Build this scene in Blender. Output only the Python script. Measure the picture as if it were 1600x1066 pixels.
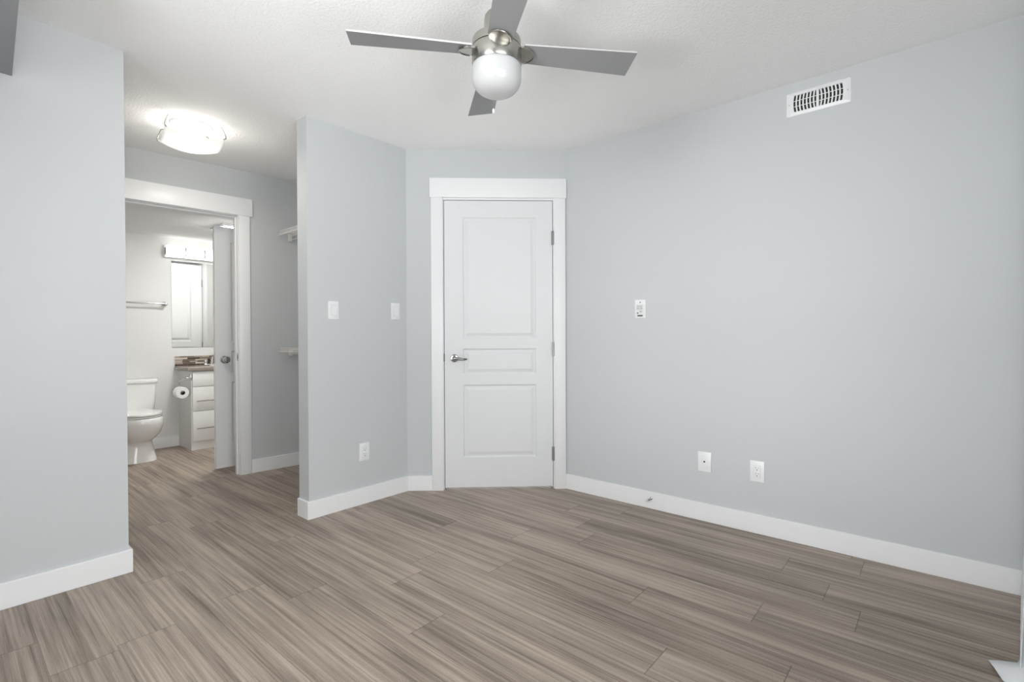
import bpy, bmesh, math, random
from mathutils import Vector, Matrix, noise

for o in list(bpy.data.objects):
    bpy.data.objects.remove(o, do_unlink=True)
scene = bpy.context.scene
COL = scene.collection
PI = math.pi
rnd = random.Random(7)

# ------------------------------------------------------------------ camera
CAM_H, YAW, PITCH, ROLL, F_PX = 1.1007, 0.8612, 0.0087, 0.0039, 778.23
fw = Vector((math.sin(YAW) * math.cos(PITCH), math.cos(YAW) * math.cos(PITCH), -math.sin(PITCH)))
rt = Vector((math.cos(YAW), -math.sin(YAW), 0))
dn = fw.cross(rt)
r2 = rt * math.cos(ROLL) + dn * math.sin(ROLL)
d2 = -rt * math.sin(ROLL) + dn * math.cos(ROLL)
cd = bpy.data.cameras.new('camera')
cd.sensor_width = 36
cd.lens = 36 * F_PX / 1600
cd.clip_start = 0.02
cam = bpy.data.objects.new('camera', cd)
COL.objects.link(cam)
m3 = Matrix((r2, -d2, -fw)).transposed()
cam.matrix_world = Matrix.Translation((0, 0, CAM_H)) @ m3.to_4x4()
scene.camera = cam

# ------------------------------------------------------------------ world, daylight, exposure
scene.view_settings.view_transform = 'Standard'
scene.view_settings.look = 'None'
scene.view_settings.gamma = 1
scene.view_settings.use_curve_mapping = False
scene.view_settings.exposure = 0.17
w = bpy.data.worlds.new('overcast_sky')
scene.world = w
w.use_nodes = True
w.node_tree.nodes['Background'].inputs[0].default_value = (0.93, 0.97, 1.0, 1)
w.node_tree.nodes['Background'].inputs[1].default_value = 1.2
try:
    scene.cycles.max_bounces = 10
    scene.cycles.diffuse_bounces = 6
    scene.cycles.use_denoising = True
    scene.cycles.caustics_reflective = False
    scene.cycles.caustics_refractive = False
    scene.cycles.sample_clamp_indirect = 4
except Exception:
    pass

WIN_X0, WIN_X1, WIN_Z0, WIN_Z1, BACK_Y = -1.10, 1.15, 0.06, 2.14, -0.47      # patio window behind the camera
SIDE_X, SWY0, SWY1, SWZ0, SWZ1 = -1.3, 0.0, 1.5, 0.25, 2.15                 # window in the side wall left of the camera
def daylight(name, size, energy, loc, rot, color, spread=180):
    la = bpy.data.lights.new(name, 'AREA')
    la.shape = 'RECTANGLE'; la.size, la.size_y = size
    la.energy = energy; la.color = color; la.spread = math.radians(spread)
    lo = bpy.data.objects.new(name, la); COL.objects.link(lo)
    lo.location = loc; lo.rotation_euler = rot
SKYC, FILLC = (0.985, 0.995, 1.0), (0.985, 0.995, 1.0)
daylight('window_daylight', (WIN_X1 - WIN_X0, WIN_Z1 - WIN_Z0), 58, ((WIN_X0 + WIN_X1) / 2, BACK_Y - .50, (WIN_Z0 + WIN_Z1) / 2 + .12), (PI / 2 - .38, 0, 0), SKYC)
SIDE_LOC, SIDE_SIZE = (SIDE_X - .20, (SWY0 + SWY1) / 2, (SWZ0 + SWZ1) / 2), (SWZ1 - SWZ0, SWY1 - SWY0)
daylight('side_daylight', SIDE_SIZE, 24, SIDE_LOC, (0, -PI / 2 + .1, 0), SKYC)
daylight('side_beam_fill', SIDE_SIZE, 8.6, SIDE_LOC, (0, -PI / 2 + .03, .03), SKYC, 47)  # narrow beam added at the side window to brighten the right wall's middle
# unseen fill lamps added outside, aimed up through both windows at the ceiling
daylight('ceiling_fill', (5.0, 3.0), 270, ((WIN_X0 + WIN_X1) / 2 + .8, BACK_Y - 2.2, -0.35), (PI, 0, 0), FILLC)
daylight('ceiling_fill', (3.0, 4.5), 680, (SIDE_X - 2.2, .5, -0.35), (PI, 0, 0), FILLC)
PASSAGE_LAMP = 2.1
VANITY_LAMP = 1.5
FAN_LAMP = 0.0

# ------------------------------------------------------------------ materials
def mat(name, color, rough=0.5, metal=0.0, spec=0.5, bump=None, bscale=200, bdist=0.001, emit=0.0, ecol=None, coat=0.0):
    m = bpy.data.materials.new(name)
    m.use_nodes = True
    nt = m.node_tree
    b = nt.nodes['Principled BSDF']
    b.inputs['Base Color'].default_value = (*color, 1)
    b.inputs['Roughness'].default_value = rough
    b.inputs['Metallic'].default_value = metal
    b.inputs['Specular IOR Level'].default_value = spec
    b.inputs['Coat Weight'].default_value = coat
    if emit:
        b.inputs['Emission Color'].default_value = (*(ecol or color), 1)
        b.inputs['Emission Strength'].default_value = emit
    tc = nt.nodes.new('ShaderNodeTexCoord')
    nz = nt.nodes.new('ShaderNodeTexNoise')
    nz.inputs['Scale'].default_value = bscale
    nz.inputs['Detail'].default_value = 3
    nt.links.new(tc.outputs['Object'], nz.inputs['Vector'])
    if bump:
        bp = nt.nodes.new('ShaderNodeBump')
        bp.inputs['Strength'].default_value = bump
        bp.inputs['Distance'].default_value = bdist
        nt.links.new(nz.outputs['Fac'], bp.inputs['Height'])
        nt.links.new(bp.outputs['Normal'], b.inputs['Normal'])
    else:                                # a faint unevenness of the gloss
        mr = nt.nodes.new('ShaderNodeMapRange')
        mr.inputs['To Min'].default_value = max(0, rough - 0.03)
        mr.inputs['To Max'].default_value = min(1, rough + 0.03)
        nt.links.new(nz.outputs['Fac'], mr.inputs['Value'])
        nt.links.new(mr.outputs['Result'], b.inputs['Roughness'])
    return m

M = {}
M['wall'] = mat('wall_paint', (0.575, 0.597, 0.609), 0.62, spec=0.3, bump=0.15, bscale=260, bdist=0.0006)
M['ceiling'] = mat('stippled_ceiling', (0.91, 0.91, 0.905), 0.9, spec=0.1, bump=0.75, bscale=95, bdist=0.004)
M['ceil_flat'] = mat('flat_ceiling', (0.85, 0.85, 0.84), 0.9, spec=0.1, bump=0.3, bscale=110, bdist=0.002)
M['bath_wall'] = mat('bathroom_paint', (0.71, 0.71, 0.70), 0.6, spec=0.3, bump=0.12, bscale=260, bdist=0.0006)
M['trim'] = mat('white_trim_paint', (0.85, 0.86, 0.87), 0.32, spec=0.45)
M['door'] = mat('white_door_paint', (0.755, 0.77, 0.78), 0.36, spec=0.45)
M['plate'] = mat('white_plastic', (0.82, 0.83, 0.84), 0.3)
M['plate2'] = mat('warm_white_plastic', (0.74, 0.75, 0.745), 0.35)
M['grey_label'] = mat('pale_grey_print', (0.52, 0.53, 0.52), 0.5)
M['dark'] = mat('dark_slot', (0.012, 0.012, 0.013), 0.6)
M['slot'] = mat('grey_slot', (0.12, 0.12, 0.12), 0.6)
M['print'] = mat('dark_print', (0.05, 0.05, 0.05), 0.6)
M['chrome'] = mat('chrome', (0.72, 0.72, 0.72), 0.13, 1.0)
M['lever'] = mat('dark_chrome', (0.27, 0.27, 0.275), 0.18, 1.0)
M['satin'] = mat('satin_nickel', (0.40, 0.39, 0.36), 0.24, 1.0)
M['hinge'] = mat('hinge_steel', (0.33, 0.33, 0.33), 0.35, 1.0)
M['blade'] = mat('silver_blade', (0.25, 0.256, 0.256), 0.42, spec=0.4)
M['blade_edge'] = mat('pale_blade_edge', (0.5, 0.5, 0.5), 0.4)
M['globe'] = mat('opal_glass', (0.48, 0.487, 0.49), 0.16, spec=0.5)
M['ceramic'] = mat('white_ceramic', (0.88, 0.88, 0.87), 0.08, spec=0.6, coat=0.4)
M['cabinet'] = mat('white_cabinet', (0.80, 0.80, 0.785), 0.3, spec=0.4)
M['counter'] = mat('taupe_counter', (0.255, 0.22, 0.19), 0.22, spec=0.5)
M['paper'] = mat('tissue_paper', (0.86, 0.86, 0.85), 0.9, spec=0.1, bump=0.3, bscale=300, bdist=0.0006)
M['card'] = mat('brown_cardboard', (0.12, 0.09, 0.07), 0.9, spec=0.1)
M['wire'] = mat('white_coated_wire', (0.78, 0.77, 0.75), 0.35)
M['shelfgrey'] = mat('grey_laminate', (0.25, 0.255, 0.265), 0.5)
M['curtain'] = mat('white_cloth', (0.82, 0.84, 0.86), 0.9, spec=0.1, bump=0.3, bscale=500, bdist=0.0006)
M['mirror'] = mat('mirror_glass', (0.90, 0.91, 0.90), 0.01, 1.0)
M['rubber'] = mat('white_rubber', (0.7, 0.7, 0.69), 0.6)
M['glasslamp'] = mat('frosted_lamp_glass', (0.86, 0.86, 0.84), 0.25, emit=0.42, ecol=(1, 0.985, 0.95))
M['bulb'] = mat('lit_bulb', (1, 1, 1), 0.4, emit=14, ecol=(1, 0.97, 0.90))
M['vanity_glass'] = mat('lit_vanity_glass', (0.9, 0.9, 0.9), 0.3, emit=VANITY_LAMP, ecol=(1, 0.985, 0.955))
M['bathlamp'] = mat('lit_ceiling_lens', (0.9, 0.9, 0.9), 0.4, emit=90.0, ecol=(1, 0.985, 0.955))

def brushed(m):
    nt = m.node_tree
    b = nt.nodes['Principled BSDF']
    tc = nt.nodes.new('ShaderNodeTexCoord'); mp = nt.nodes.new('ShaderNodeMapping')
    mp.inputs['Scale'].default_value = (20, 20, 900)
    nz = nt.nodes.new('ShaderNodeTexNoise'); nz.inputs['Scale'].default_value = 1
    bp = nt.nodes.new('ShaderNodeBump'); bp.inputs['Strength'].default_value = 0.12; bp.inputs['Distance'].default_value = 0.0004
    nt.links.new(tc.outputs['Object'], mp.inputs[0]); nt.links.new(mp.outputs[0], nz.inputs['Vector'])
    nt.links.new(nz.outputs['Fac'], bp.inputs['Height']); nt.links.new(bp.outputs[0], b.inputs['Normal'])
brushed(M['satin'])

def pane_mat():
    m = bpy.data.materials.new('window_glass'); m.use_nodes = True
    nt = m.node_tree; nt.nodes.clear()
    out = nt.nodes.new('ShaderNodeOutputMaterial'); mx = nt.nodes.new('ShaderNodeMixShader')
    tr = nt.nodes.new('ShaderNodeBsdfTransparent'); gl = nt.nodes.new('ShaderNodeBsdfGlossy')
    gl.inputs['Roughness'].default_value = 0.02
    fr = nt.nodes.new('ShaderNodeFresnel'); fr.inputs[0].default_value = 1.3
    nt.links.new(fr.outputs[0], mx.inputs[0]); nt.links.new(tr.outputs[0], mx.inputs[1]); nt.links.new(gl.outputs[0], mx.inputs[2])
    nt.links.new(mx.outputs[0], out.inputs[0])
    return m
M['pane'] = pane_mat()

def floor_mat():
    m = bpy.data.materials.new('vinyl_planks'); m.use_nodes = True
    nt = m.node_tree; N = nt.nodes; L = nt.links
    b = N['Principled BSDF']
    uv = N.new('ShaderNodeUVMap'); uv.uv_map = 'grain'
    ed = N.new('ShaderNodeUVMap'); ed.uv_map = 'edge'
    at = N.new('ShaderNodeAttribute'); at.attribute_name = 'tone'
    def tex(sx, sy, detail, rough=0.6, dist=0.0):
        mp = N.new('ShaderNodeMapping'); mp.inputs['Scale'].default_value = (sx, sy, 1)
        nz = N.new('ShaderNodeTexNoise'); nz.inputs['Scale'].default_value = 1
        nz.inputs['Detail'].default_value = detail; nz.inputs['Roughness'].default_value = rough; nz.inputs['Distortion'].default_value = dist
        L.new(uv.outputs[0], mp.inputs[0]); L.new(mp.outputs[0], nz.inputs['Vector'])
        return nz.outputs['Fac']
    def math_(op, a, bb, cl=False):
        n = N.new('ShaderNodeMath'); n.operation = op; n.use_clamp = cl
        for i, x in enumerate((a, bb)):
            if isinstance(x, (int, float)): n.inputs[i].default_value = x
            else: L.new(x, n.inputs[i])
        return n.outputs[0]
    broad = tex(0.75, 17, 3, 0.55, 0.25)
    streak = tex(1.3, 62, 4, 0.6, 0.15)
    thin = tex(1.9, 190, 4, 0.65, 0.2)
    fine = tex(18, 520, 3, 0.7)
    blot = tex(2.2, 6, 2)
    speck = tex(170, 340, 2, 0.6)
    v = math_('MULTIPLY', broad, 0.46)
    v = math_('ADD', v, math_('MULTIPLY', streak, 0.46))
    v = math_('ADD', v, math_('MULTIPLY', thin, 0.34))
    v = math_('ADD', v, math_('MULTIPLY', fine, 0.16))
    v = math_('ADD', v, math_('MULTIPLY', blot, 0.14))
    v = math_('ADD', v, math_('MULTIPLY', speck, 0.16))
    v = math_('ADD', v, math_('MULTIPLY', at.outputs['Fac'], 0.07))
    v = math_('SUBTRACT', v, 0.395)
    v = math_('ADD', math_('MULTIPLY', math_('SUBTRACT', v, 0.5), 1.55), 0.52)
    cr = N.new('ShaderNodeValToRGB')
    e = cr.color_ramp.elements
    e[0].position = 0.24; e[0].color = (0.130, 0.102, 0.081, 1)
    e[1].position = 0.72; e[1].color = (0.455, 0.378, 0.310, 1)
    x = cr.color_ramp.elements.new(0.40); x.color = (0.232, 0.187, 0.152, 1)
    x = cr.color_ramp.elements.new(0.53); x.color = (0.325, 0.267, 0.218, 1)
    L.new(v, cr.inputs[0])
    # seams: edge uv carries the distance to the nearest long seam and end joint
    sp = N.new('ShaderNodeSeparateXYZ'); L.new(ed.outputs[0], sp.inputs[0])
    def tri(a, half):                     # distance to the closer edge of a 0..2*half coordinate, metres
        s = math_('SUBTRACT', a, half); s = math_('ABSOLUTE', s, 0); return math_('SUBTRACT', half, s)
    la_ = N.new('ShaderNodeAttribute'); la_.attribute_name = 'halflen'
    dl = math_('SUBTRACT', la_.outputs['Fac'], math_('ABSOLUTE', math_('SUBTRACT', sp.outputs[0], la_.outputs['Fac']), 0))
    dw = tri(sp.outputs[1], 0.09)
    le = math_('LESS_THAN', dl, 0.0016); lw = math_('LESS_THAN', dw, 0.0009)
    line = math_('MAXIMUM', math_('MULTIPLY', le, 0.55), math_('MULTIPLY', lw, 0.42))
    mx = N.new('ShaderNodeMix'); mx.data_type = 'RGBA'
    L.new(line, mx.inputs[0]); L.new(cr.outputs[0], mx.inputs[6]); mx.inputs[7].default_value = (0.035, 0.028, 0.022, 1)
    L.new(mx.outputs[2], b.inputs['Base Color'])
    rr = N.new('ShaderNodeMapRange'); rr.inputs['To Min'].default_value = 0.50; rr.inputs['To Max'].default_value = 0.38
    L.new(v, rr.inputs['Value']); L.new(rr.outputs[0], b.inputs['Roughness'])
    b.inputs['Specular IOR Level'].default_value = 0.38
    bp = N.new('ShaderNodeBump'); bp.inputs['Strength'].default_value = 0.25; bp.inputs['Distance'].default_value = 0.0008
    L.new(fine, bp.inputs['Height']); L.new(bp.outputs[0], b.inputs['Normal'])
    return m
M['floor'] = floor_mat()

def mosaic_mat():
    m = bpy.data.materials.new('mosaic_tile'); m.use_nodes = True
    nt = m.node_tree; N = nt.nodes; L = nt.links; b = N['Principled BSDF']
    tc = N.new('ShaderNodeTexCoord'); mp = N.new('ShaderNodeMapping')
    mp.inputs['Rotation'].default_value = (PI / 2, 0, 0)
    br = N.new('ShaderNodeTexBrick'); br.offset = 0.37; br.squash_frequency = 3; br.squash = 0.6
    br.inputs['Scale'].default_value = 1; br.inputs['Brick Width'].default_value = 0.115; br.inputs['Row Height'].default_value = 0.0165
    br.inputs['Mortar Size'].default_value = 0.0007; br.inputs['Bias'].default_value = -0.05
    br.inputs['Color1'].default_value = (0, 0, 0, 1); br.inputs['Color2'].default_value = (1, 1, 1, 1); br.inputs['Mortar'].default_value = (0.5, 0.5, 0.5, 1)
    cr = N.new('ShaderNodeValToRGB'); cr.color_ramp.interpolation = 'CONSTANT'
    e = cr.color_ramp.elements
    e[0].position = 0; e[0].color = (0.045, 0.028, 0.02, 1)
    e[1].position = 0.22; e[1].color = (0.20, 0.155, 0.125, 1)
    for p, c in ((0.42, (0.43, 0.36, 0.29)), (0.56, (0.10, 0.07, 0.055)), (0.70, (0.30, 0.27, 0.24)), (0.86, (0.55, 0.49, 0.42))):
        x = e.new(p); x.color = (*c, 1)
    L.new(tc.outputs['Object'], mp.inputs[0]); L.new(mp.outputs[0], br.inputs['Vector']); L.new(br.outputs['Color'], cr.inputs[0])
    L.new(cr.outputs[0], b.inputs['Base Color']); b.inputs['Roughness'].default_value = 0.15
    return m
M['mosaic'] = mosaic_mat()

# ------------------------------------------------------------------ mesh helpers
def V(*a): return Vector(a)
def box(bm, x0, x1, y0, y1, z0, z1, bev=0.0, seg=2, mx=None):
    r = bmesh.ops.create_cube(bm, size=1)
    vs = r['verts']
    for v in vs:
        v.co = Vector((x0 + (v.co.x + .5) * (x1 - x0), y0 + (v.co.y + .5) * (y1 - y0), z0 + (v.co.z + .5) * (z1 - z0)))
    if mx is not None:
        for v in vs: v.co = mx @ v.co
    if bev:
        es = list({e for v in vs for e in v.link_edges})
        bmesh.ops.bevel(bm, geom=es, offset=bev, segments=seg, affect='EDGES', profile=0.5, clamp_overlap=True)
def tube(bm, pts, r, n=10, caps=True):
    pts = [Vector(p) for p in pts]
    rs = r if isinstance(r, (list, tuple)) else [r] * len(pts)
    rings = []
    ref = None
    for i, p in enumerate(pts):
        t = (pts[min(i + 1, len(pts) - 1)] - pts[max(i - 1, 0)]).normalized()
        if ref is None:
            ref = t.orthogonal().normalized()
        else:
            ref = (ref - t * ref.dot(t)).normalized()
        bi = t.cross(ref)
        rings.append([bm.verts.new(p + (ref * math.cos(2 * PI * k / n) + bi * math.sin(2 * PI * k / n)) * rs[i]) for k in range(n)])
    for a, b in zip(rings, rings[1:]):
        for k in range(n):
            bm.faces.new((a[k], a[(k + 1) % n], b[(k + 1) % n], b[k]))
    if caps:
        bm.faces.new(list(reversed(rings[0]))); bm.faces.new(rings[-1])
def loft(bm, rings, cap0=True, cap1=True):
    R = [[bm.verts.new(Vector(p)) for p in ring] for ring in rings]
    n = len(R[0])
    for a, b in zip(R, R[1:]):
        for k in range(n):
            bm.faces.new((a[k], a[(k + 1) % n], b[(k + 1) % n], b[k]))
    if cap0: bm.faces.new(list(reversed(R[0])))
    if cap1: bm.faces.new(R[-1])
def lathe(bm, prof, n=48, c=(0, 0, 0), axis='z', cap0=True, cap1=True):
    rings = []
    for r, h in prof:
        ring = []
        for k in range(n):
            a = 2 * PI * k / n
            x, y = r * math.cos(a), r * math.sin(a)
            p = {'z': (x, y, h), 'y': (x, h, -y), 'x': (h, x, y)}[axis]
            ring.append(Vector(p) + Vector(c))
        rings.append(ring)
    loft(bm, rings, cap0, cap1)
def prism(bm, poly, z0, z1, bev=0.0):
    a = [bm.verts.new((p[0], p[1], z0)) for p in poly]
    b = [bm.verts.new((p[0], p[1], z1)) for p in poly]
    n = len(poly)
    bm.faces.new(list(reversed(a))); bm.faces.new(b)
    for k in range(n): bm.faces.new((a[k], a[(k + 1) % n], b[(k + 1) % n], b[k]))
    if bev:
        es = list({e for v in a + b for e in v.link_edges})
        bmesh.ops.bevel(bm, geom=es, offset=bev, segments=2, affect='EDGES', profile=0.5, clamp_overlap=True)
def obj(name, bm, m, parent=None, smooth=None, loc=None, rotz=None):
    bmesh.ops.recalc_face_normals(bm, faces=bm.faces[:])
    me = bpy.data.meshes.new(name)
    bm.to_mesh(me); bm.free()
    me.materials.append(m)
    if smooth:
        for p in me.polygons: p.use_smooth = True
        try: me.set_sharp_from_angle(angle=math.radians(smooth))
        except Exception: pass
    o = bpy.data.objects.new(name, me)
    COL.objects.link(o)
    if parent: o.parent = parent
    if loc is not None: o.location = loc
    if rotz is not None: o.rotation_euler = (0, 0, rotz)
    return o
def B(): return bmesh.new()
def tag(o, label=None, cat=None, group=None, kind=None):
    if label: o['label'] = label
    if cat: o['category'] = cat
    if group: o['group'] = group
    if kind: o['kind'] = kind
    return o
def thing(name, label, cat, loc=(0, 0, 0), rotz=0, group=None, kind=None):
    o = bpy.data.objects.new(name, None)
    o.empty_display_size = 0.05
    COL.objects.link(o)
    o.location = loc; o.rotation_euler = (0, 0, rotz)
    return tag(o, label, cat, group, kind)
def boxobj(name, dims, m, parent=None, bev=0.0, loc=None, rotz=None, smooth=None):
    bm = B(); box(bm, *dims, bev=bev)
    return obj(name, bm, m, parent, smooth=smooth or (40 if bev else None), loc=loc, rotz=rotz)
def struct(name, bm, m, loc=None, rotz=None):
    return tag(obj(name, bm, m, loc=loc, rotz=rotz), kind='structure')

# ------------------------------------------------------------------ room dimensions
H = 2.44
XR, Y1, XA, XB, YC, XL, Y2, SL = 2.9896, 2.8916, 1.4765, 2.2125, 2.0544, 0.5936, 4.2628, -0.0959
WT = 0.12
Y3, HB = 5.906, 2.11                      # bathroom back wall and lowered ceiling
ADW = math.atan2(YC - Y1, XR - XB)        # direction of the angled wall with the door
LDW = math.hypot(YC - Y1, XR - XB)
AB = math.atan(SL)                        # direction of the bathroom wall
DW = (XB, Y1, 0)
BW = (XA, Y2, 0)
FACE_X = -PI / 2                          # things on a wall that faces -X

# ------------------------------------------------------------------ floor of planks
def make_floor():
    PW, PL = 0.18, 1.22
    x_ref = 2.58
    known = {13: .366, 15: .275, 14: .56, 12: .236, 11: .548, 10: .967, 4: 2.29, 3: 2.71, 8: .727}
    X0, X1_, Y0_, Y1_ = -1.4, 3.1, -0.62, 6.05
    verts, faces, grain, edge, tone, half = [], [], [], [], [], []
    k0 = math.floor((X0 - x_ref) / PW); k1 = math.ceil((X1_ - x_ref) / PW)
    for k in range(k0, k1):
        xa = x_ref + k * PW
        row = k + 14                       # row 13 ends at x_ref
        ph = known.get(row, rnd.uniform(0, PL))
        y = ph - PL * math.ceil((ph - Y0_) / PL)
        while y < Y1_:
            ya, yb = y, y + PL
            i = len(verts)
            verts += [(xa, ya, 0), (xa + PW, ya, 0), (xa + PW, yb, 0), (xa, yb, 0)]
            faces.append((i, i + 1, i + 2, i + 3))
            ou, ov = rnd.uniform(0, 60), rnd.uniform(0, 60)
            grain += [(ou, ov), (ou, ov + PW), (ou + PL, ov + PW), (ou + PL, ov)]
            edge += [(0, 0), (0, PW), (PL, PW), (PL, 0)]
            tone.append(rnd.uniform(0, 1)); half.append(PL / 2)
            y += PL
    me = bpy.data.meshes.new('floor')
    me.from_pydata(verts, [], faces)
    for nm, dat in (('grain', grain), ('edge', edge)):
        l = me.uv_layers.new(name=nm)
        for i, d in enumerate(dat): l.data[i].uv = d
    for nm, dat in (('tone', tone), ('halflen', half)):
        a = me.attributes.new(nm, 'FLOAT', 'FACE')
        for i, d in enumerate(dat): a.data[i].value = d
    me.materials.append(M['floor'])
    o = bpy.data.objects.new('floor', me); COL.objects.link(o)
    return tag(o, kind='structure')
make_floor()

# ------------------------------------------------------------------ ceilings and walls
bm = B(); box(bm, -1.4, XR + .12, BACK_Y - .15, 4.36, H, H + .1); struct('ceiling', bm, M['ceiling'])
bm = B(); box(bm, 0.3, 2.45, 4.30, Y3 + .1, HB, HB + .05); struct('ceiling_bathroom', bm, M['ceil_flat'])
bm = B(); box(bm, -1.3, XL, Y1, Y1 + WT, 0, H); struct('wall_left', bm, M['wall'])
bm = B(); box(bm, XA, XB + .03, Y1, Y1 + WT, 0, H); struct('wall_center', bm, M['wall'])
U0, U1, DZ = 0.264, 1.052, 2.083          # entry door opening along the angled wall
bm = B()
box(bm, 0, U0 - .016, 0, .11, 0, H); box(bm, U1 + .016, LDW + .05, 0, .11, 0, H); box(bm, U0 - .016, U1 + .016, 0, .11, DZ + .016, H)
struct('wall_corner', bm, M['wall'], DW, ADW)
bm = B(); box(bm, XR, XR + .12, BACK_Y - .12, YC + .06, 0, H); struct('wall_right', bm, M['wall'])
bm = B()
box(bm, -1.3, WIN_X0, BACK_Y - .12, BACK_Y, 0, H); box(bm, WIN_X1, XR, BACK_Y - .12, BACK_Y, 0, H)
box(bm, WIN_X0, WIN_X1, BACK_Y - .12, BACK_Y, 0, WIN_Z0); box(bm, WIN_X0, WIN_X1, BACK_Y - .12, BACK_Y, WIN_Z1, H)
struct('wall_back', bm, M['wall'])
bm = B()
box(bm, -1.42, -1.3, BACK_Y - .12, SWY0, 0, H); box(bm, -1.42, -1.3, SWY1, Y1 + WT, 0, H)
box(bm, -1.42, -1.3, SWY0, SWY1, 0, SWZ0); box(bm, -1.42, -1.3, SWY0, SWY1, SWZ1, H)
struct('wall_side', bm, M['wall'])
bm = B(); box(bm, 0.0, 0.1, Y1 + WT, 4.40, 0, H); struct('wall_passage', bm, M['wall'])
bm = B(); box(bm, XB + .03, XB + .13, Y1 + .06, 4.30, 0, H); struct('wall_closet', bm, M['wall'])
BO0, BO1, BZ = -0.66, 0.118, 2.072        # bathroom doorway along its wall
bm = B()
box(bm, -1.42, BO0 - .016, 0, .11, 0, H); box(bm, BO1 + .016, .86, 0, .11, 0, H); box(bm, BO0 - .016, BO1 + .016, 0, .11, BZ + .016, H)
struct('wall_bathroom', bm, M['wall'], BW, AB)
bm = B(); box(bm, 0.3, 2.45, Y3, Y3 + .1, 0, HB); struct('wall_vanity', bm, M['bath_wall'])
bm = B(); box(bm, 0.3, 0.4, 4.46, Y3, 0, HB); struct('wall_bathroom_left', bm, M['bath_wall'])
bm = B(); box(bm, 2.30, 2.4, 4.32, Y3, 0, HB); struct('wall_bathroom_right', bm, M['bath_wall'])

# window in the wall behind the camera
win = thing('window_1', 'wide white framed patio window in the wall behind the camera', 'window', (0, BACK_Y, 0), kind='structure')
bm = B()
for x in (WIN_X0, (WIN_X0 + WIN_X1) / 2 - .03, WIN_X1 - .06): box(bm, x, x + .06, -.1, -.03, WIN_Z0, WIN_Z1)
for z in (WIN_Z0, WIN_Z1 - .06): box(bm, WIN_X0 + .06, WIN_X1 - .06, -.1, -.03, z, z + .06)
obj('window_frame', bm, M['trim'], win)
for x0, x1 in ((WIN_X0 + .06, (WIN_X0 + WIN_X1) / 2 - .03), ((WIN_X0 + WIN_X1) / 2 + .03, WIN_X1 - .06)):
    boxobj('pane', (x0, x1, -.07, -.064, WIN_Z0 + .06, WIN_Z1 - .06), M['pane'], win)

win = thing('window_2', 'white framed window in the side wall left of the camera', 'window', (SIDE_X, 0, 0), kind='structure')
bm = B()
for y in (SWY0, (SWY0 + SWY1) / 2 - .025, SWY1 - .05): box(bm, -.1, -.03, y, y + .05, SWZ0, SWZ1)
for z in (SWZ0, SWZ1 - .05): box(bm, -.1, -.03, SWY0 + .05, SWY1 - .05, z, z + .05)
obj('window_frame', bm, M['trim'], win)
for y0, y1 in ((SWY0 + .05, (SWY0 + SWY1) / 2 - .025), ((SWY0 + SWY1) / 2 + .025, SWY1 - .05)):
    boxobj('pane', (-.07, -.064, y0, y1, SWZ0 + .05, SWZ1 - .05), M['pane'], win)

# ------------------------------------------------------------------ baseboards
BH, BT = 0.108, 0.014
def base(name, segs, loc=None, rotz=None):
    bm = B()
    for s in segs: box(bm, *s, 0, BH, bev=.0025)
    return struct(name, bm, M['trim'], loc, rotz)
base('baseboard_left', [(-1.3, XL + BT, Y1 - BT, Y1), (XL, XL + BT, Y1, Y1 + WT)])
base('baseboard_center', [(XA - BT, XB + .006, Y1 - BT, Y1), (XA - BT, XA, Y1, Y1 + WT)])
base('baseboard_corner', [(0.0, .176, -BT, 0)], DW, ADW)
base('baseboard_right', [(XR - BT, XR, BACK_Y, YC - .005)])
base('baseboard_passage', [(.207, .83, -BT, 0)], BW, AB)
base('baseboard_bathroom', [(.4, 1.637, Y3 - BT, Y3)])

# ------------------------------------------------------------------ doors
def slab(bm, x0, x1, z0, z1, th, panels, both=True):
    """panel door leaf; front face at y=0 facing -y; raised panels with a moulded edge on both faces"""
    xs = sorted({x0, x1, *[p[0] for p in panels], *[p[1] for p in panels]})
    zs = sorted({z0, z1, *[p[2] for p in panels], *[p[3] for p in panels]})
    for side in (0, 1):
        yy = (lambda d: d) if side == 0 else (lambda d: th - d)
        for i in range(len(xs) - 1):
            for j in range(len(zs) - 1):
                c = (xs[i], xs[i + 1], zs[j], zs[j + 1])
                if any(abs(c[0] - p[0]) < 1e-6 and abs(c[1] - p[1]) < 1e-6 and abs(c[2] - p[2]) < 1e-6 and abs(c[3] - p[3]) < 1e-6 for p in panels):
                    prev = None
                    for ins, d in ((0, 0), (.004, .003), (.010, .0085), (.018, .0085), (.040, .0025)):
                        q = [bm.verts.new((a, yy(d), b)) for a, b in ((c[0] + ins, c[2] + ins), (c[1] - ins, c[2] + ins), (c[1] - ins, c[3] - ins), (c[0] + ins, c[3] - ins))]
                        if prev:
                            for k in range(4): bm.faces.new((prev[k], prev[(k + 1) % 4], q[(k + 1) % 4], q[k]))
                        prev = q
                    bm.faces.new(prev)
                else:
                    bm.faces.new([bm.verts.new((a, yy(0), b)) for a, b in ((c[0], c[2]), (c[1], c[2]), (c[1], c[3]), (c[0], c[3]))])
    for a, b in (((x0, z0), (x1, z0)), ((x1, z0), (x1, z1)), ((x1, z1), (x0, z1)), ((x0, z1), (x0, z0))):
        bm.faces.new([bm.verts.new(p) for p in ((a[0], 0, a[1]), (b[0], 0, b[1]), (b[0], th, b[1]), (a[0], th, a[1]))])
    bmesh.ops.remove_doubles(bm, verts=bm.verts[:], dist=1e-5)

def hinge(parent, x, y, z, h=.1, m=None):
    bm = B()
    tube(bm, [(x, y, z), (x, y, z + h)], .0075, 10)
    box(bm, x - .012, x + .010, y + .004, y + .007, z, z + h)
    return obj('hinge', bm, m or M['hinge'], parent, smooth=40)

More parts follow.
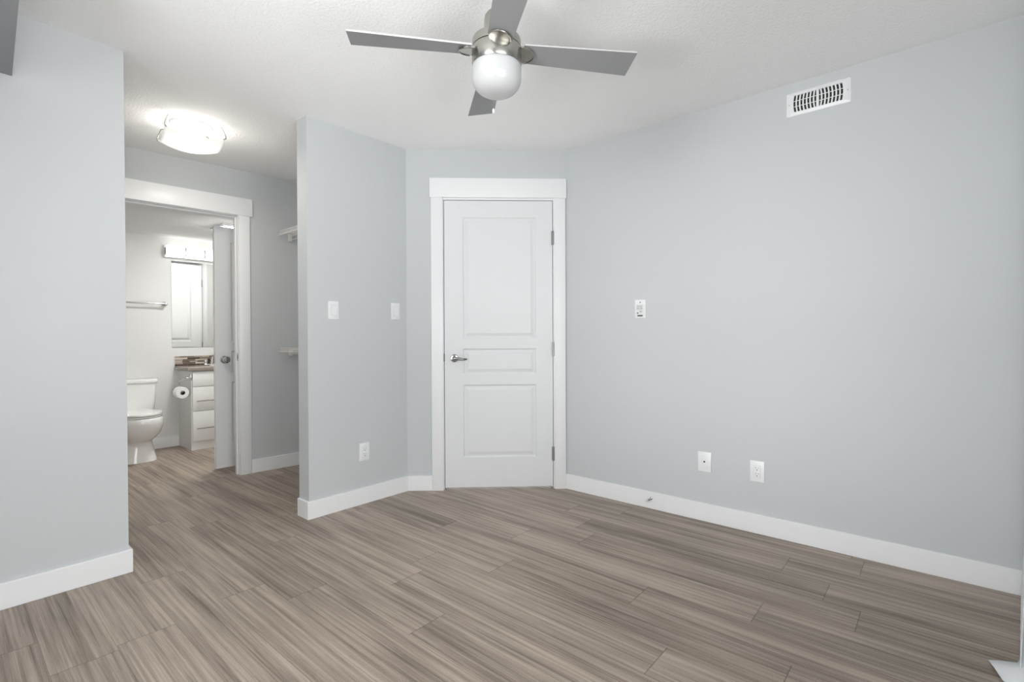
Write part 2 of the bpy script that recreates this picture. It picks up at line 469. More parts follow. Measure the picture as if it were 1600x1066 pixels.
# entry door in the angled wall
d = thing('door_1', 'closed white three panel door with lever handle in the angled corner wall', 'door', DW, ADW, kind='structure')
bm = B(); slab(bm, U0 + .0045, U1 - .0045, .016, DZ - .004, .035,
               [(.399, .929, 1.087, 1.961), (.399, .929, .828, 1.016), (.399, .929, .230, .756)])
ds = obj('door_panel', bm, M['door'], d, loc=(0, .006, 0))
bm = B()
box(bm, U0 - .016, U0, -.001, .11, 0, DZ + .016); box(bm, U1, U1 + .016, -.001, .11, 0, DZ + .016); box(bm, U0, U1, -.001, .11, DZ, DZ + .016)
box(bm, U0, U0 + .012, .043, .08, 0, DZ); box(bm, U1 - .012, U1, .043, .08, 0, DZ); box(bm, U0, U1, .043, .08, DZ - .012, DZ)
obj('door_frame', bm, M['trim'], d)
for x0, x1 in ((.176, U0 - .005), (U1 + .005, 1.140)):
    boxobj('casing', (x0, x1, -.018, 0, 0, 2.096), M['trim'], d, bev=.002)
boxobj('header', (.168, LDW + .004, -.024, 0, 2.096, 2.233), M['trim'], d, bev=.002)
h = B()
lathe(h, [(.0285, 0), (.0285, -.004), (.026, -.008), (.014, -.010), (.0115, -.014), (.0115, -.042)], 32, (.338, .006, .947), 'y')
lv = obj('door_handle', h, M['lever'], d, smooth=35); lv['label'] = 'chrome lever handle'
h = B()
tube(h, [(.330, -.040, .949), (.345, -.043, .948), (.370, -.044, .944), (.400, -.042, .941), (.425, -.038, .941), (.431, -.034, .941)],
     [.009, .0115, .0098, .0075, .0065, .004], 14)
obj('lever', h, M['lever'], lv, smooth=60)
h = B(); tube(h, [(.338, -.042, .947), (.338, -.0535, .947)], [.006, .005], 12); obj('lock_button', h, M['satin'], lv, smooth=40)
boxobj('strike_plate', (U0 - .001, U0 + .003, -.003, .02, .925, .978), M['slot'], d)
for z in (1.762, .962, .202): hinge(d, U1 - .001, -.004, z)

# bathroom doorway
d = thing('door_2', 'open white cased doorway from the passage into the bathroom', 'doorway', BW, AB, kind='structure')
bm = B()
box(bm, BO1, BO1 + .016, -.001, .111, 0, BZ + .016); box(bm, BO0 - .016, BO0, -.001, .111, 0, BZ + .016); box(bm, BO0, BO1, -.001, .111, BZ, BZ + .016)
box(bm, BO1 - .011, BO1, .030, .066, 0, BZ, bev=.002); box(bm, BO0, BO0 + .011, .030, .066, 0, BZ, bev=.002); box(bm, BO0 + .011, BO1 - .011, .030, .066, BZ - .011, BZ, bev=.002)
obj('door_frame', bm, M['trim'], d)
boxobj('casing', (BO1 + .004, .205, -.018, 0, 0, 2.088), M['trim'], d, bev=.002)
boxobj('casing', (BO0 - .091, BO0 - .004, -.018, 0, 0, 2.088), M['trim'], d, bev=.002)
boxobj('header', (BO0 - .11, .224, -.024, 0, 2.076, 2.216), M['trim'], d, bev=.002)
bm = B(); box(bm, BO1 - .0025, BO1 + .001, .003, .026, .915, .975); sp_ = obj('strike_plate', bm, M['satin'], d)
boxobj('strike_hole', (BO1 - .0032, BO1, .008, .018, .93, .96), M['dark'], sp_)

# leaf of the second bathroom door, standing open across the vanity
SY = 4.553
d = thing('door_3', 'white panel door leaf with round knob standing open inside the bathroom', 'door', (1.527, SY, 0), 0, kind='structure')
bm = B(); slab(bm, 0, .745, .012, 2.03, .035, [(.125, .62, 1.06, 1.91), (.125, .62, .80, .99), (.125, .62, .21, .73)])
obj('door_panel', bm, M['trim'], d)
for s, y0 in ((-1, 0), (1, .035)):
    k = B()
    lathe(k, [(.031, 0), (.031, .004), (.027, .008), (.013, .010), (.012, .030), (.022, .038), (.0275, .050), (.0265, .060), (.018, .068), (.004, .070)], 32, (0, 0, 0), 'y')
    for v in k.verts: v.co = Vector((v.co.x + .068, v.co.y * s + y0, v.co.z + .918))
    kn = obj('door_knob', k, M['chrome'], d, smooth=35)
    kn['label'] = 'round chrome knob'
boxobj('latch_plate', (-.0015, .002, .006, .029, .89, .946), M['satin'], d)
for z in (1.75, .95, .2): hinge(d, .75, .038, z)
bm = B()
box(bm, .765, .773, -.20, -.06, 0, 2.06); box(bm, .745, .773, .05, .13, 0, 2.06)
obj('casing', bm, M['trim'], d)

# ------------------------------------------------------------------ ceiling fan
FC = Vector((1.381, 1.256, 0)); FZ = 2.165
fan = thing('ceiling_fan', 'brushed nickel ceiling fan with four silver blades and a white glass light', 'ceiling fan', (FC.x, FC.y, H))
Z = lambda z: z - H
def fl(name, prof, m, n=64, smooth=35, parent=fan):
    b_ = B(); lathe(b_, [(r, Z(z)) for r, z in prof], n)
    return obj(name, b_, m, parent, smooth=smooth)
fl('canopy', [(.062, 2.4399), (.062, 2.425), (.054, 2.408), (.02, 2.404)], M['satin'])
fl('downrod', [(.0125, 2.406), (.0125, 2.29)], M['satin'])
fl('coupling_cover', [(.020, 2.308), (.036, 2.304), (.044, 2.292), (.046, 2.275), (.046, 2.20)], M['satin'])
mh = fl('motor_housing', [(.046, 2.214), (.080, 2.211), (.089, 2.205), (.0905, 2.198), (.0905, 2.1745), (.0885, 2.1735)], M['satin'], 96)
fl('seam', [(.0885, 2.1738), (.0885, 2.1708)], M['dark'], 64, parent=mh)
fl('light_kit', [(.0885, 2.171), (.0915, 2.170), (.0925, 2.166), (.0925, 2.112), (.090, 2.108)], M['satin'], 96)
pr = [(.0885, 2.109), (.0915, 2.104), (.0925, 2.095), (.0925, 2.066)]
for i in range(1, 13):
    a = i / 12 * PI / 2
    pr.append((.0925 * max(.0, math.cos(a)) ** .72 if i < 12 else .002, 2.066 - .066 * math.sin(a)))
fl('glass_globe', pr, M['globe'], 96, 60)
A0, PP = math.radians(-39.44), math.radians(-10.45)
def blade_part(k):
    th = A0 + k * PI / 2
    e = V(math.cos(th), math.sin(th), 0); t = V(-math.sin(th), math.cos(th), 0)
    wv = t * math.cos(PP) + V(0, 0, 1) * math.sin(PP); nv = e.cross(wv)
    O = V(0, 0, Z(FZ))
    b_ = B()
    outline = [(.098, .0455), (.20, .0496), (.529, .0625), (.5305, .061), (.5305, -.061), (.529, -.0625), (.20, -.0496), (.098, -.0455)]
    lo_ = [b_.verts.new(O + e * r + wv * s - nv * .003) for r, s in outline]
    hi_ = [b_.verts.new(O + e * r + wv * s + nv * .003) for r, s in outline]
    n = len(outline)
    b_.faces.new(lo_); b_.faces.new(hi_)
    for i in range(n): b_.faces.new((lo_[i], lo_[(i + 1) % n], hi_[(i + 1) % n], hi_[i]))
    bl = obj('blade', b_, M['blade'], fan)
    bl.data.materials.append(M['blade_edge'])
    for p in bl.data.polygons:
        if len(p.vertices) == 4: p.material_index = 1
    # half-oval bracket under the blade root, with an arm into the motor
    b_ = B()
    for off, sc in ((-.0095, 1.0),):
        ol = [(.085, .040)] + [(.097 + .044 * math.sin(a), .040 * math.cos(a)) for a in [i / 16 * PI for i in range(17)]] + [(.085, -.040)]
        l1 = [b_.verts.new(O + e * r + wv * s + nv * off) for r, s in ol]
        l2 = [b_.verts.new(O + e * r + wv * s + nv * (off + .0062)) for r, s in ol]
        b_.faces.new(l1); b_.faces.new(l2); n = len(ol)
        for i in range(n): b_.faces.new((l1[i], l1[(i + 1) % n], l2[(i + 1) % n], l2[i]))
    pts = [O + e * (.097 + .044 * math.sin(a)) + wv * (.040 * math.cos(a)) + nv * -.0095 for a in [i / 16 * PI for i in range(17)]]
    tube(b_, pts, .0028, 8)
    br = obj('blade_bracket', b_, M['satin'], bl, smooth=35)
for k in range(4): blade_part(k)
# pull chain behind the globe
cx, cy = .0616, .074
b_ = B()
for i in range(31):
    bmesh.ops.create_icosphere(b_, subdivisions=1, radius=.0017, matrix=Matrix.Translation((cx, cy, Z(2.118) - i * .0040)))
tube(b_, [(cx, cy, Z(2.118)), (cx, cy, Z(1.994))], .0006, 6)
ch = obj('pull_chain', b_, M['chrome'], fan)
b_ = B(); lathe(b_, [(.0015, Z(1.996)), (.0042, Z(1.992)), (.0045, Z(1.982)), (.003, Z(1.977))], 16, (cx, cy, 0)); obj('chain_fob', b_, M['plate'], ch, smooth=40)
if FAN_LAMP:
    pl = bpy.data.lights.new('fan_lamp', 'POINT'); pl.energy = FAN_LAMP; pl.shadow_soft_size = .09
    po = bpy.data.objects.new('fan_lamp', pl); COL.objects.link(po); po.location = (FC.x, FC.y, 1.95)

# ------------------------------------------------------------------ passage ceiling light
PLC = V(1.078, 3.585, H)
pla = math.atan2(3.39 - 3.43, 1.205 - .91)
lt = thing('ceiling_light', 'square white glass ceiling light with metal clips above the passage', 'ceiling light', PLC, pla)
b_ = B(); lathe(b_, [(.115, 0), (.115, -.018), (.108, -.024), (.02, -.026)], 48); obj('base_pan', b_, M['plate'], lt, smooth=35)
b_ = B(); lathe(b_, [(.012, -.026), (.014, -.034), (.026, -.040), (.030, -.047), (.026, -.053), (.004, -.056)], 24, (0, -.0, 0)); obj('bulb', b_, M['bulb'], lt, smooth=60)
b_ = B()
n = 24; HS = .158
def dish(u, v):
    r = (u * u + v * v)
    return V(u * HS, v * HS, -.152 + .030 * r + .010 * (u * u) * (v * v))
g = [[b_.verts.new(dish(-1 + 2 * i / n, -1 + 2 * j / n)) for j in range(n + 1)] for i in range(n + 1)]
for i in range(n):
    for j in range(n): b_.faces.new((g[i][j], g[i + 1][j], g[i + 1][j + 1], g[i][j + 1]))
sh = obj('glass_shade', b_, M['glasslamp'], lt, smooth=60)
so = sh.modifiers.new('thickness', 'SOLIDIFY'); so.thickness = .005; so.offset = 0
for sx, sy in ((-1, -1), (1, -1), (-1, 1), (1, 1)):
    b_ = B()
    c = dish(sx, sy)
    tube(b_, [(c.x * .62, c.y * .62, -.012), (c.x * .90, c.y * .90, -.020), (c.x * 1.0, c.y * 1.0, c.z + .012), (c.x * 1.012, c.y * 1.012, c.z - .006), (c.x * .93, c.y * .93, c.z - .010)], .0034, 8)
    obj('clip', b_, M['satin'], lt, smooth=60)
pl = bpy.data.lights.new('passage_lamp', 'POINT'); pl.energy = PASSAGE_LAMP; pl.shadow_soft_size = .10; pl.color = (1, .94, .85)
po = bpy.data.objects.new('passage_lamp', pl); COL.objects.link(po); po.location = (PLC.x, PLC.y, H - .24)
pl = bpy.data.lights.new('passage_downlight', 'AREA'); pl.shape = 'DISK'; pl.size = .26; pl.energy = 5.0; pl.color = (1, .94, .85)
po = bpy.data.objects.new('passage_downlight', pl); COL.objects.link(po); po.location = (PLC.x, PLC.y, H - .172)
pl = bpy.data.lights.new('passage_bulb', 'POINT'); pl.energy = 1.3; pl.shadow_soft_size = .03; pl.color = (1, .96, .90)
po = bpy.data.objects.new('passage_bulb', pl); COL.objects.link(po); po.location = (PLC.x, PLC.y, H - .112)

# ------------------------------------------------------------------ wall plates
def plate(parent, w_, h_, m=None):
    return boxobj('face_plate', (-w_ / 2, w_ / 2, -.006, 0, -h_ / 2, h_ / 2), m or M['plate'], parent, bev=.0022)
def screw(parent, z, x=0, y=-.006, r=.003):
    b_ = B(); lathe(b_, [(r, 0), (r * .8, -.0012), (.0004, -.0014)], 12, (x, y, z), 'y'); return obj('screw', b_, M['plate2'], parent, smooth=40)

def switch(x, z, w_, h_, label):
    t = thing('light_switch', label, 'light switch', (x, Y1, z), 0, 'rocker switches on the middle wall')
    p = plate(t, w_, h_)
    boxobj('surround', (-.0172, .0172, -.0067, -.0055, -.0342, .0342), M['grey_label'], p)
    b_ = B()
    ro = [(-.0162, -.0065, -.033), (.0162, -.0065, -.033), (.0162, -.0065, .033), (-.0162, -.0065, .033)]
    f_ = [(-.0162, -.0125, -.033), (.0162, -.0125, -.033), (.0162, -.0085, 0), (.0162, -.0072, .033), (-.0162, -.0072, .033), (-.0162, -.0085, 0)]
    v = [b_.verts.new(q) for q in f_]; u = [b_.verts.new(q) for q in ro]
    b_.faces.new((v[0], v[1], v[2], v[5])); b_.faces.new((v[5], v[2], v[3], v[4]))
    b_.faces.new((u[0], u[1], v[1], v[0])); b_.faces.new((u[1], u[2], v[3], v[2], v[1])); b_.faces.new((u[2], u[3], v[4], v[3])); b_.faces.new((u[3], u[0], v[0], v[5], v[4])); b_.faces.new((u[0], u[3], u[2], u[1]))
    obj('rocker', b_, M['plate'], t)
    return t
switch(1.6435, 1.271, .072, .114, 'white rocker light switch nearer the free end of the middle wall')
switch(2.112, 1.281, .072, .116, 'white rocker light switch nearer the angled wall with the door')

def outlet(loc, rz, label, w_=.074, h_=.117):
    t = thing('wall_outlet', label, 'power outlet', loc, rz, 'duplex power outlets')
    p = plate(t, w_, h_)
    boxobj('surround', (-.0175, .0175, -.0066, -.0055, -.0345, .0345), M['grey_label'], p)
    b_ = B(); box(b_, -.0165, .0165, -.0082, -.006, -.0335, .0335, bev=.0012); rc = obj('receptacle', b_, M['plate'], t, smooth=40)
    for zc in (.0175, -.0155):
        b_ = B()
        box(b_, -.0078, -.0054, -.0087, -.0078, zc - .001, zc + .0075); box(b_, .0054, .0078, -.0087, -.0078, zc, zc + .0065)
        lathe(b_, [(.0030, 0), (.0030, -.0009)], 14, (0, -.0078, zc - .0085), 'y')
        obj('sockets', b_, M['slot'], rc)
    return t
outlet((1.859, Y1, .343), 0, 'white duplex power outlet low on the middle wall under the switches')
outlet((XR, .769, .345), FACE_X, 'white duplex power outlet low on the right wall beside the cable jack')

t = thing('cable_jack', 'white wall plate with one black cable jack low on the right wall', 'wall plate', (XR, 1.0585, .3525), FACE_X)
p = plate(t, .079, .118)
boxobj('surround', (-.0175, .0175, -.0066, -.0055, -.0345, .0345), M['plate2'], p)
boxobj('insert', (-.0168, .0168, -.0076, -.006, -.0338, .0338), M['plate'], t, bev=.001)
b_ = B(); lathe(b_, [(.0046, 0), (.0046, -.004), (.0036, -.0042)], 18, (0, -.0076, .001), 'y'); obj('jack', b_, M['dark'], t, smooth=40)

t = thing('thermostat', 'small white control panel with a dark strip high on the right wall', 'wall control', (XR, 1.4695, 1.2765), FACE_X)
p = plate(t, .074, .119)
screw(t, .043, r=.0042)['label'] = 'grey screw'
t.children[-1].data.materials[0] = M['slot']
b_ = B(); box(b_, -.029, .029, -.0072, -.006, -.053, .030, bev=.0006); pn = obj('key_panel', b_, M['plate2'], t, smooth=40)
for x, z, wx, hz in ((-.014, .018, .018, .009), (.007, .018, .018, .009), (-.013, .003, .019, .014), (.008, .003, .018, .014), (.004, -.017, .020, .012)):
    boxobj('button', (x - wx / 2, x + wx / 2, -.0082, -.0072, z - hz / 2, z + hz / 2), M['grey_label'], pn, bev=.0004)
boxobj('sensor', (-.0205, -.0125, -.0082, -.0072, -.0305, -.0225), M['dark'], pn)
boxobj('nameplate', (-.0185, .018, -.0080, -.0072, -.048, -.039), M['print'], pn, bev=.0004)

# ------------------------------------------------------------------ air vent
t = thing('air_vent', 'white metal air vent with dark curved slots at the top of the right wall', 'air vent', (XR, .4805, 2.3245), FACE_X)
VW, VH, IW, IH = .288, .125, .222, .086
b_ = B()
def rrect(hw, hh, r, n=5):
    return [(sx * (hw - r) + r * math.cos(a), sz * (hh - r) + r * math.sin(a)) for sx, sz, a0 in ((1, 1, 0), (-1, 1, PI / 2), (-1, -1, PI), (1, -1, 1.5 * PI)) for a in [a0 + i / n * PI / 2 for i in range(n + 1)]]
rings = [[(x, 0, z) for x, z in rrect(VW / 2, VH / 2, .008)], [(x, -.003, z) for x, z in rrect(VW / 2, VH / 2, .008)], [(x, -.008, z) for x, z in rrect(VW / 2 - .006, VH / 2 - .006, .006)],
         [(x, -.009, z) for x, z in rrect(IW / 2, IH / 2, .002)], [(x, -.001, z) for x, z in rrect(IW / 2, IH / 2, .002)]]
loft(b_, rings, True, False); obj('frame', b_, M['plate'], t, smooth=40)
boxobj('duct_opening', (-IW / 2, IW / 2, -.0015, -.0005, -IH / 2, IH / 2), M['dark'], t)
NS = 14
for i in range(NS + 1):
    x = -IW / 2 + i * IW / NS
    wdt = .0068 if 0 < i < NS else .006
    if i == 7: wdt = .012
    bow = .006 * (1 - 2 * i / NS) if i <= NS else 0
    bow = -.0045 if i < 7 else (.0045 if i > 7 else 0)
    b_ = B()
    prev = None
    for j in range(9):
        s = -1 + 2 * j / 8
        xx = x + bow * (1 - s * s) - bow * .5
        q = [b_.verts.new(p_) for p_ in ((xx - wdt / 2, -.0088, s * IH / 2), (xx + wdt / 2, -.0088, s * IH / 2), (xx + wdt / 2, -.0030, s * IH / 2), (xx - wdt / 2, -.0030, s * IH / 2))]
        if prev:
            for k in range(4): b_.faces.new((prev[k], prev[(k + 1) % 4], q[(k + 1) % 4], q[k]))
        prev = q
    obj('louvre', b_, M['plate'], t)
for z in (.0145, -.0145): boxobj('crossbar', (-IW / 2, IW / 2, -.0078, -.0045, z - .0014, z + .0014), M['plate'], t)
for x in (-.130, .130): screw(t, 0, x, -.0082, .0034).data.materials[0] = M['grey_label']

# ------------------------------------------------------------------ door stop on the right baseboard
t = thing('door_stop', 'small spring door stop sticking out of the right baseboard', 'door stop', (XR - BT, 1.392, .067), FACE_X)
b_ = B(); lathe(b_, [(.009, 0), (.009, -.004), (.005, -.006)], 20, (0, 0, 0), 'y'); obj('base', b_, M['satin'], t, smooth=40)
b_ = B()
tube(b_, [(.0052 * math.cos(a), -.005 - a / (2 * PI) * .0036, .0052 * math.sin(a)) for a in [i * PI / 5 for i in range(150)]], .0011, 5)
obj('spring', b_, M['chrome'], t, smooth=60)
b_ = B(); lathe(b_, [(.006, -.056), (.0075, -.058), (.0075, -.068), (.005, -.071)], 18, (0, 0, 0), 'y'); obj('tip', b_, M['rubber'], t, smooth=40)

# ------------------------------------------------------------------ closet wire shelves
def wire_shelf(z, label):
    t = thing('wire_shelf', label, 'shelf', (0, 0, z), 0, 'wire shelves in the closet')
    XF, XBk = 1.897, XB + .028
    yend = lambda x: Y2 + SL * (x - XA) - .006
    y0 = Y1 + WT + .01
    b_ = B()
    yy = yend(XF)
    ys = []
    y = y0 + .01
    while y < yend(XBk) + .05:
        xe = XBk if y < yend(XBk) else XF + (yend(XF) - y) / -SL * 1.0 * -1
        if y < yend(XBk): tube(b_, [(XBk, y, 0), (XF, y, 0), (XF - .001, y, -.003), (XF - .001, y, -.028)], .0016, 5)
        y += .0125
    obj('deck_wires', b_, M['wire'], t, smooth=60)
    b_ = B()
    for x, zz in ((XF, .003), (XF, -.029), ((XF + XBk) / 2, .004), (XBk - .006, .003)): tube(b_, [(x, y0, zz), (x, yend(x), zz)], .003, 8)
    obj('rails', b_, M['wire'], t, smooth=60)
    # bracket on the bathroom wall and the hanging rod it carries
    bx = 1.995
    b_ = B(); box(b_, bx - .016, bx + .016, yend(bx) - .018, yend(bx) + .004, -.068, -.004, bev=.003); br = obj('end_bracket', b_, M['wire'], t, smooth=40)
    b_ = B()
    for q in (-.016, -.050): tube(b_, [(bx + .012, y0, q), (bx + .012, yend(bx) - .018, q)], .0042, 8)
    obj('hanging_rod', b_, M['wire'], t, smooth=60)
    return t
wire_shelf(1.985, 'upper white wire closet shelf above eye level behind the middle wall')
wire_shelf(1.012, 'lower white wire closet shelf at waist height behind the middle wall')

# ------------------------------------------------------------------ grey shelf at the upper left
b_ = B(); prism(b_, [(-.75, Y1), (.224, Y1), (.186, 2.14), (-.75, 2.14)], 2.178, 2.198, bev=.0015)
tag(obj('wall_shelf', b_, M['shelfgrey']), 'flat grey shelf fixed high up on the left wall', 'shelf')

# ------------------------------------------------------------------ white curtain at the right edge
b_ = B()
NX, NZ = 120, 30
X0, X1 = 2.255, 2.955
rows = []
for i in range(NX + 1):
    s = i / NX
    x = X0 + (X1 - X0) * s
    col = []
    for j in range(NZ + 1):
        tz = j / NZ
        z = .012 + (H - .03) * tz ** 1.3
        fl_ = max(0, 1 - z / .42)
        y = -.0915 * x - .004 + .014 * fl_ ** 1.3 - .020 * (1 - math.cos(2 * PI * s * 8.0)) * (.6 + .4 * fl_)
        col.append(b_.verts.new((x, y, z)))
    rows.append(col)
for i in range(NX):
    for j in range(NZ): b_.faces.new((rows[i][j], rows[i + 1][j], rows[i + 1][j + 1], rows[i][j + 1]))
# hem corner swept out on the floor
tip = V(2.309, -.127, .004)
a_ = [V(2.40, -.203, .012), V(2.33, -.200, .010), V(2.318, -.160, .007), tip]
c_ = [V(2.26, -.205, .010), V(2.19, -.165, .006), V(2.235, -.146, .005), tip]
def flap(top):
    va = [b_.verts.new(p_ + V(0, 0, top)) for p_ in (V(2.255, -.215, .012), V(2.395, -.222, .012))]
    return va
p0 = b_.verts.new(tip); p1 = b_.verts.new(V(2.3185, -.158, .010)); p2 = b_.verts.new(V(2.334, -.199, .013)); p3 = b_.verts.new(V(2.36, -.222, .05))
q1 = b_.verts.new(V(2.262, -.138, .009)); q2 = b_.verts.new(V(2.200, -.153, .007)); q3 = b_.verts.new(V(2.13, -.19, .006)); q4 = b_.verts.new(V(2.24, -.222, .05))
mid = b_.verts.new(V(2.272, -.178, .016))
for f_ in ((p0, p1, mid), (p1, p2, mid), (p2, p3, q4, mid), (p0, mid, q1), (q1, mid, q2), (q2, mid, q4, q3)): b_.faces.new(f_)
cu = obj('curtain', b_, M['curtain'], smooth=80)
so = cu.modifiers.new('thickness', 'SOLIDIFY'); so.thickness = .0025; so.offset = 0
tag(cu, 'white curtain at the window end of the right wall, hem on the floor', 'curtain')

# ------------------------------------------------------------------ bathroom: toilet
TX = 1.195
t = thing('toilet', 'white ceramic toilet with closed lid against the bathroom back wall', 'toilet', (TX, Y3, 0))
def egg(hw, yf, yb, z, n=40, sq=2.0):
    """egg-shaped ring: front tip at y=yf, back at y=yb, half width hw"""
    yc = yb + (yf - yb) * .44
    out = []
    for k in range(n):
        a = 2 * PI * k / n
        c_, s_ = math.cos(a), math.sin(a)
        e = 2 / sq
        x = hw * math.copysign(abs(c_) ** e, c_)
        yy = math.copysign(abs(s_) ** e, s_)
        y = yc + (yc - yf) * yy if yy < 0 else yc + (yb - yc) * yy
        if yy < 0: y = yc + (yf - yc) * (-yy)
        out.append((x, y, z))
    return out
b_ = B()
loft(b_, [egg(.148, -.575, -.13, 0, sq=3.2), egg(.146, -.570, -.13, .02, sq=3.2), egg(.134, -.558, -.14, .07, sq=3), egg(.124, -.545, -.15, .13, sq=2.8), egg(.120, -.545, -.15, .165, sq=2.5),
          egg(.126, -.570, -.14, .180, sq=2.3), egg(.158, -.630, -.13, .208), egg(.184, -.670, -.12, .25), egg(.198, -.695, -.11, .30), egg(.204, -.708, -.10, .345), egg(.200, -.708, -.10, .380), egg(.188, -.698, -.10, .398)])
bo = obj('bowl', b_, M['ceramic'], t, smooth=60)
b_ = B(); loft(b_, [egg(.176, -.688, -.20, .401), egg(.184, -.698, -.19, .404), egg(.184, -.698, -.19, .413), egg(.178, -.692, -.20, .416)]); obj('seat', b_, M['ceramic'], t, smooth=50)
b_ = B(); loft(b_, [egg(.178, -.694, -.21, .4195), egg(.186, -.702, -.20, .423), egg(.185, -.701, -.20, .433), egg(.172, -.685, -.21, .439), egg(.10, -.58, -.26, .442)]); obj('lid', b_, M['ceramic'], t, smooth=50)
b_ = B()
def rr3(hw, y0, y1, r, z, n=6):
    hy = (y1 - y0) / 2; yc = (y0 + y1) / 2
    return [(x, yc + y, z) for x, y in rrect(hw, hy, r, n)]
loft(b_, [rr3(.175, -.185, -.02, .04, .385), rr3(.195, -.200, -.015, .045, .41), rr3(.205, -.205, -.012, .045, .50), rr3(.213, -.208, -.012, .045, .672)])
tk = obj('tank', b_, M['ceramic'], t, smooth=50)
b_ = B()
loft(b_, [rr3(.218, -.214, -.008, .045, .673), rr3(.223, -.219, -.006, .045, .680), rr3(.223, -.219, -.006, .045, .700), rr3(.218, -.214, -.008, .045, .710), rr3(.19, -.19, -.03, .045, .712)])
obj('tank_lid', b_, M['ceramic'], t, smooth=40)
b_ = B(); lathe(b_, [(.012, 0), (.012, -.008)], 16, (-.15, -.205, .63), 'y'); tube(b_, [(-.15, -.216, .63), (-.09, -.222, .622)], [.006, .005], 8); obj('flush_lever', b_, M['chrome'], t, smooth=40)
for sx in (-1, 1):
    b_ = B(); lathe(b_, [(.012, .0), (.012, .012), (.006, .018), (.001, .019)], 16, (sx * .105, -.30, .018)); obj('bolt_cap', b_, M['ceramic'], t, smooth=50)

# ------------------------------------------------------------------ vanity
VX, VY = 1.640, 5.532
t = thing('vanity_cabinet', 'white bathroom vanity cabinet with slim metal drawer pulls', 'cabinet', (VX, VY, 0))
b_ = B(); box(b_, 0, .655, 0, Y3 - VY - .001, .086, .776); box(b_, 0, .655, .006, Y3 - VY - .001, 0, .086); obj('body', b_, M['cabinet'], t)
for z0, z1, hz in ((.624, .766, None), (.385, .619, .483), (.090, .380, .214)):
    dr = boxobj('drawer', (.008, .318, -.018, 0, z0, z1), M['cabinet'], t, bev=.0015)
    if hz:
        b_ = B(); tube(b_, [(.036, -.045, hz), (.292, -.045, hz)], .0055, 10)
        for x in (.07, .26): tube(b_, [(x, -.045, hz), (x, -.017, hz)], .004, 8)
        obj('drawer_pull', b_, M['satin'], dr, smooth=40)
cdoor = boxobj('cabinet_door', (.323, .648, -.018, 0, .090, .766), M['cabinet'], t, bev=.0015)
b_ = B(); tube(b_, [(.345, -.045, .52), (.345, -.045, .72)], .0055, 10)
for z in (.55, .69): tube(b_, [(.345, -.045, z), (.345, -.017, z)], .004, 8)
obj('door_pull', b_, M['satin'], cdoor, smooth=40)

CX0 = 1.602
t = thing('countertop', 'taupe laminate bathroom countertop with rounded front edge', 'countertop', (CX0, Y3, .777))
b_ = B(); box(b_, 0, 2.298 - CX0, -.408, -.001, 0, .038, bev=.008, seg=3); obj('slab', b_, M['counter'], t, smooth=40)
b_ = B(); loft(b_, [[(.42 + .17 * math.cos(a), -.20 + .12 * math.sin(a), .039) for a in [k * 2 * PI / 32 for k in range(32)]], [(.42 + .16 * math.cos(a), -.20 + .11 * math.sin(a), .043) for a in [k * 2 * PI / 32 for k in range(32)]],
               [(.42 + .14 * math.cos(a), -.20 + .10 * math.sin(a), .030) for a in [k * 2 * PI / 32 for k in range(32)]]], True, True); obj('basin', b_, M['ceramic'], t, smooth=50)
t = thing('faucet', 'chrome bathroom faucet at the back of the vanity counter', 'faucet', (1.925, 5.845, .8155))
b_ = B(); box(b_, -.075, .075, -.022, .022, 0, .012, bev=.005); tube(b_, [(0, 0, .01), (0, -.005, .06), (0, -.03, .10), (0, -.08, .105), (0, -.105, .085)], [.016, .014, .012, .011, .010], 14); obj('spout', b_, M['chrome'], t, smooth=50)
for sx in (-1, 1):
    b_ = B(); lathe(b_, [(.016, .010), (.013, .03), (.020, .036), (.020, .052), (.012, .057)], 20, (sx * .055, 0, 0)); obj('tap', b_, M['chrome'], t, smooth=45)

t = thing('backsplash', 'brown and beige mosaic tile strip behind the bathroom counter', 'backsplash', (CX0, Y3, .8155))
boxobj('tiles', (.004, 2.298 - CX0, -.009, 0, 0, .098), M['mosaic'], t)
boxobj('end_trim', (0, .004, -.010, 0, 0, .098), M['grey_label'], t)

t = thing('mirror', 'frameless wall mirror over the bathroom vanity', 'mirror', (1.583, Y3, 1.005))
boxobj('backing', (0, .70, -.003, 0, 0, .879), M['grey_label'], t)
boxobj('glass', (.0, .70, -.0055, -.003, 0, .879), M['mirror'], t)

t = thing('vanity_light', 'row of lit square glass shades above the bathroom mirror', 'wall light', (1.518, Y3, 1.972))
boxobj('back_plate', (0, .69, -.022, 0, -.058, .060), M['plate'], t, bev=.002)
for i in range(4):
    x0 = .014 + i * .1705
    b_ = B(); box(b_, x0, x0 + .147, -.105, -.018, -.055, .058, bev=.006); sh = obj('glass_shade', b_, M['vanity_glass'], t, smooth=40)
    b_ = B(); box(b_, x0 + .152, x0 + .162, -.100, -.02, -.045, .042, bev=.001); obj('clip', b_, M['satin'], t, smooth=40)
b_ = B(); box(b_, .004, .010, -.060, -.02, -.036, .034, bev=.001); obj('clip', b_, M['hinge'], t, smooth=40)

t = thing('towel_bar', 'chrome towel bar on the bathroom wall above the toilet', 'towel bar', (1.215, Y3, 1.442))
b_ = B(); tube(b_, [(-.305, -.062, 0), (.305, -.062, 0)], .008, 14); obj('bar', b_, M['chrome'], t, smooth=40)
for x in (-.305, .305):
    b_ = B(); lathe(b_, [(.023, 0), (.023, -.006), (.014, -.012), (.011, -.03), (.012, -.05), (.016, -.058), (.016, -.070), (.011, -.075)], 24, (x, 0, 0), 'y'); obj('post', b_, M['chrome'], t, smooth=40)

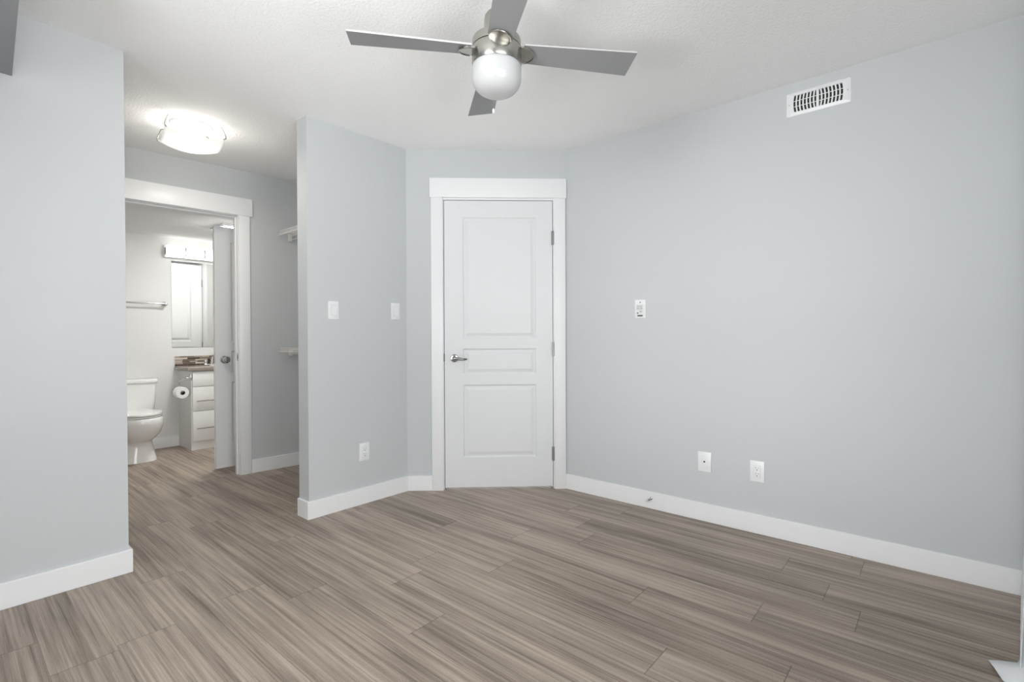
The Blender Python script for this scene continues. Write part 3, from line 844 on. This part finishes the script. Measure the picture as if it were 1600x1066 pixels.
# toilet paper holder on the side of the vanity
t = thing('paper_holder', 'chrome toilet paper holder on the side of the vanity', 'paper holder', (VX, 5.60, .705), FACE_X)
# local x = -Y world, local -y = away from the cabinet side
b_ = B(); box(b_, .052, .092, -.010, 0, -.014, .040, bev=.003); obj('mounting_plate', b_, M['chrome'], t, smooth=40)
b_ = B(); tube(b_, [(.072, -.010, .012), (.072, -.045, .008), (.064, -.058, .002), (.030, -.062, -.012), (.0, -.064, -.022), (-.052, -.066, -.030)], [.008, .0075, .007, .0065, .0065, .0065], 12); obj('arm', b_, M['chrome'], t, smooth=60)
b_ = B(); tube(b_, [(-.052, -.066, -.030), (-.056, -.066, -.10), (-.054, -.066, -.117), (-.047, -.066, -.1225), (.056, -.066, -.1225)], .0058, 10); obj('roll_bar', b_, M['chrome'], t, smooth=60)
b_ = B()
RY, RZ, RR = -.066, -.150, .056
prof = [(.021, -.050), (RR - .003, -.050), (RR, -.047), (RR, .047), (RR - .003, .050), (.021, .050)]
rings = [[(h_, RY + r_ * math.cos(a), RZ + r_ * math.sin(a)) for a in [k * 2 * PI / 40 for k in range(40)]] for r_, h_ in prof]
loft(b_, rings + [rings[0]], False, False)
t2 = thing('toilet_roll', 'white toilet paper roll hanging beside the vanity', 'toilet roll', (VX, 5.60, .72), FACE_X)
obj('paper', b_, M['paper'], t2, smooth=40)
b_ = B()
rings = [[(h_, RY + r_ * math.cos(a), RZ + r_ * math.sin(a)) for a in [k * 2 * PI / 24 for k in range(24)]] for r_, h_ in ((.0205, -.0495), (.0205, .0495), (.019, .0495), (.019, -.0495))]
loft(b_, rings + [rings[0]], False, False); obj('core', b_, M['card'], t2, smooth=40)

# bathroom ceiling lamp
t = thing('bathroom_fan', 'flat white ceiling fixture glowing inside the bathroom', 'ceiling fixture', (1.82, 4.93, HB))
b_ = B(); box(b_, -.15, .15, -.15, .15, -.016, 0, bev=.006); obj('grille', b_, M['plate'], t, smooth=40)
b_ = B(); box(b_, -.115, .115, -.115, .115, -.026, -.015, bev=.006); obj('lens', b_, M['bathlamp'], t, smooth=40)
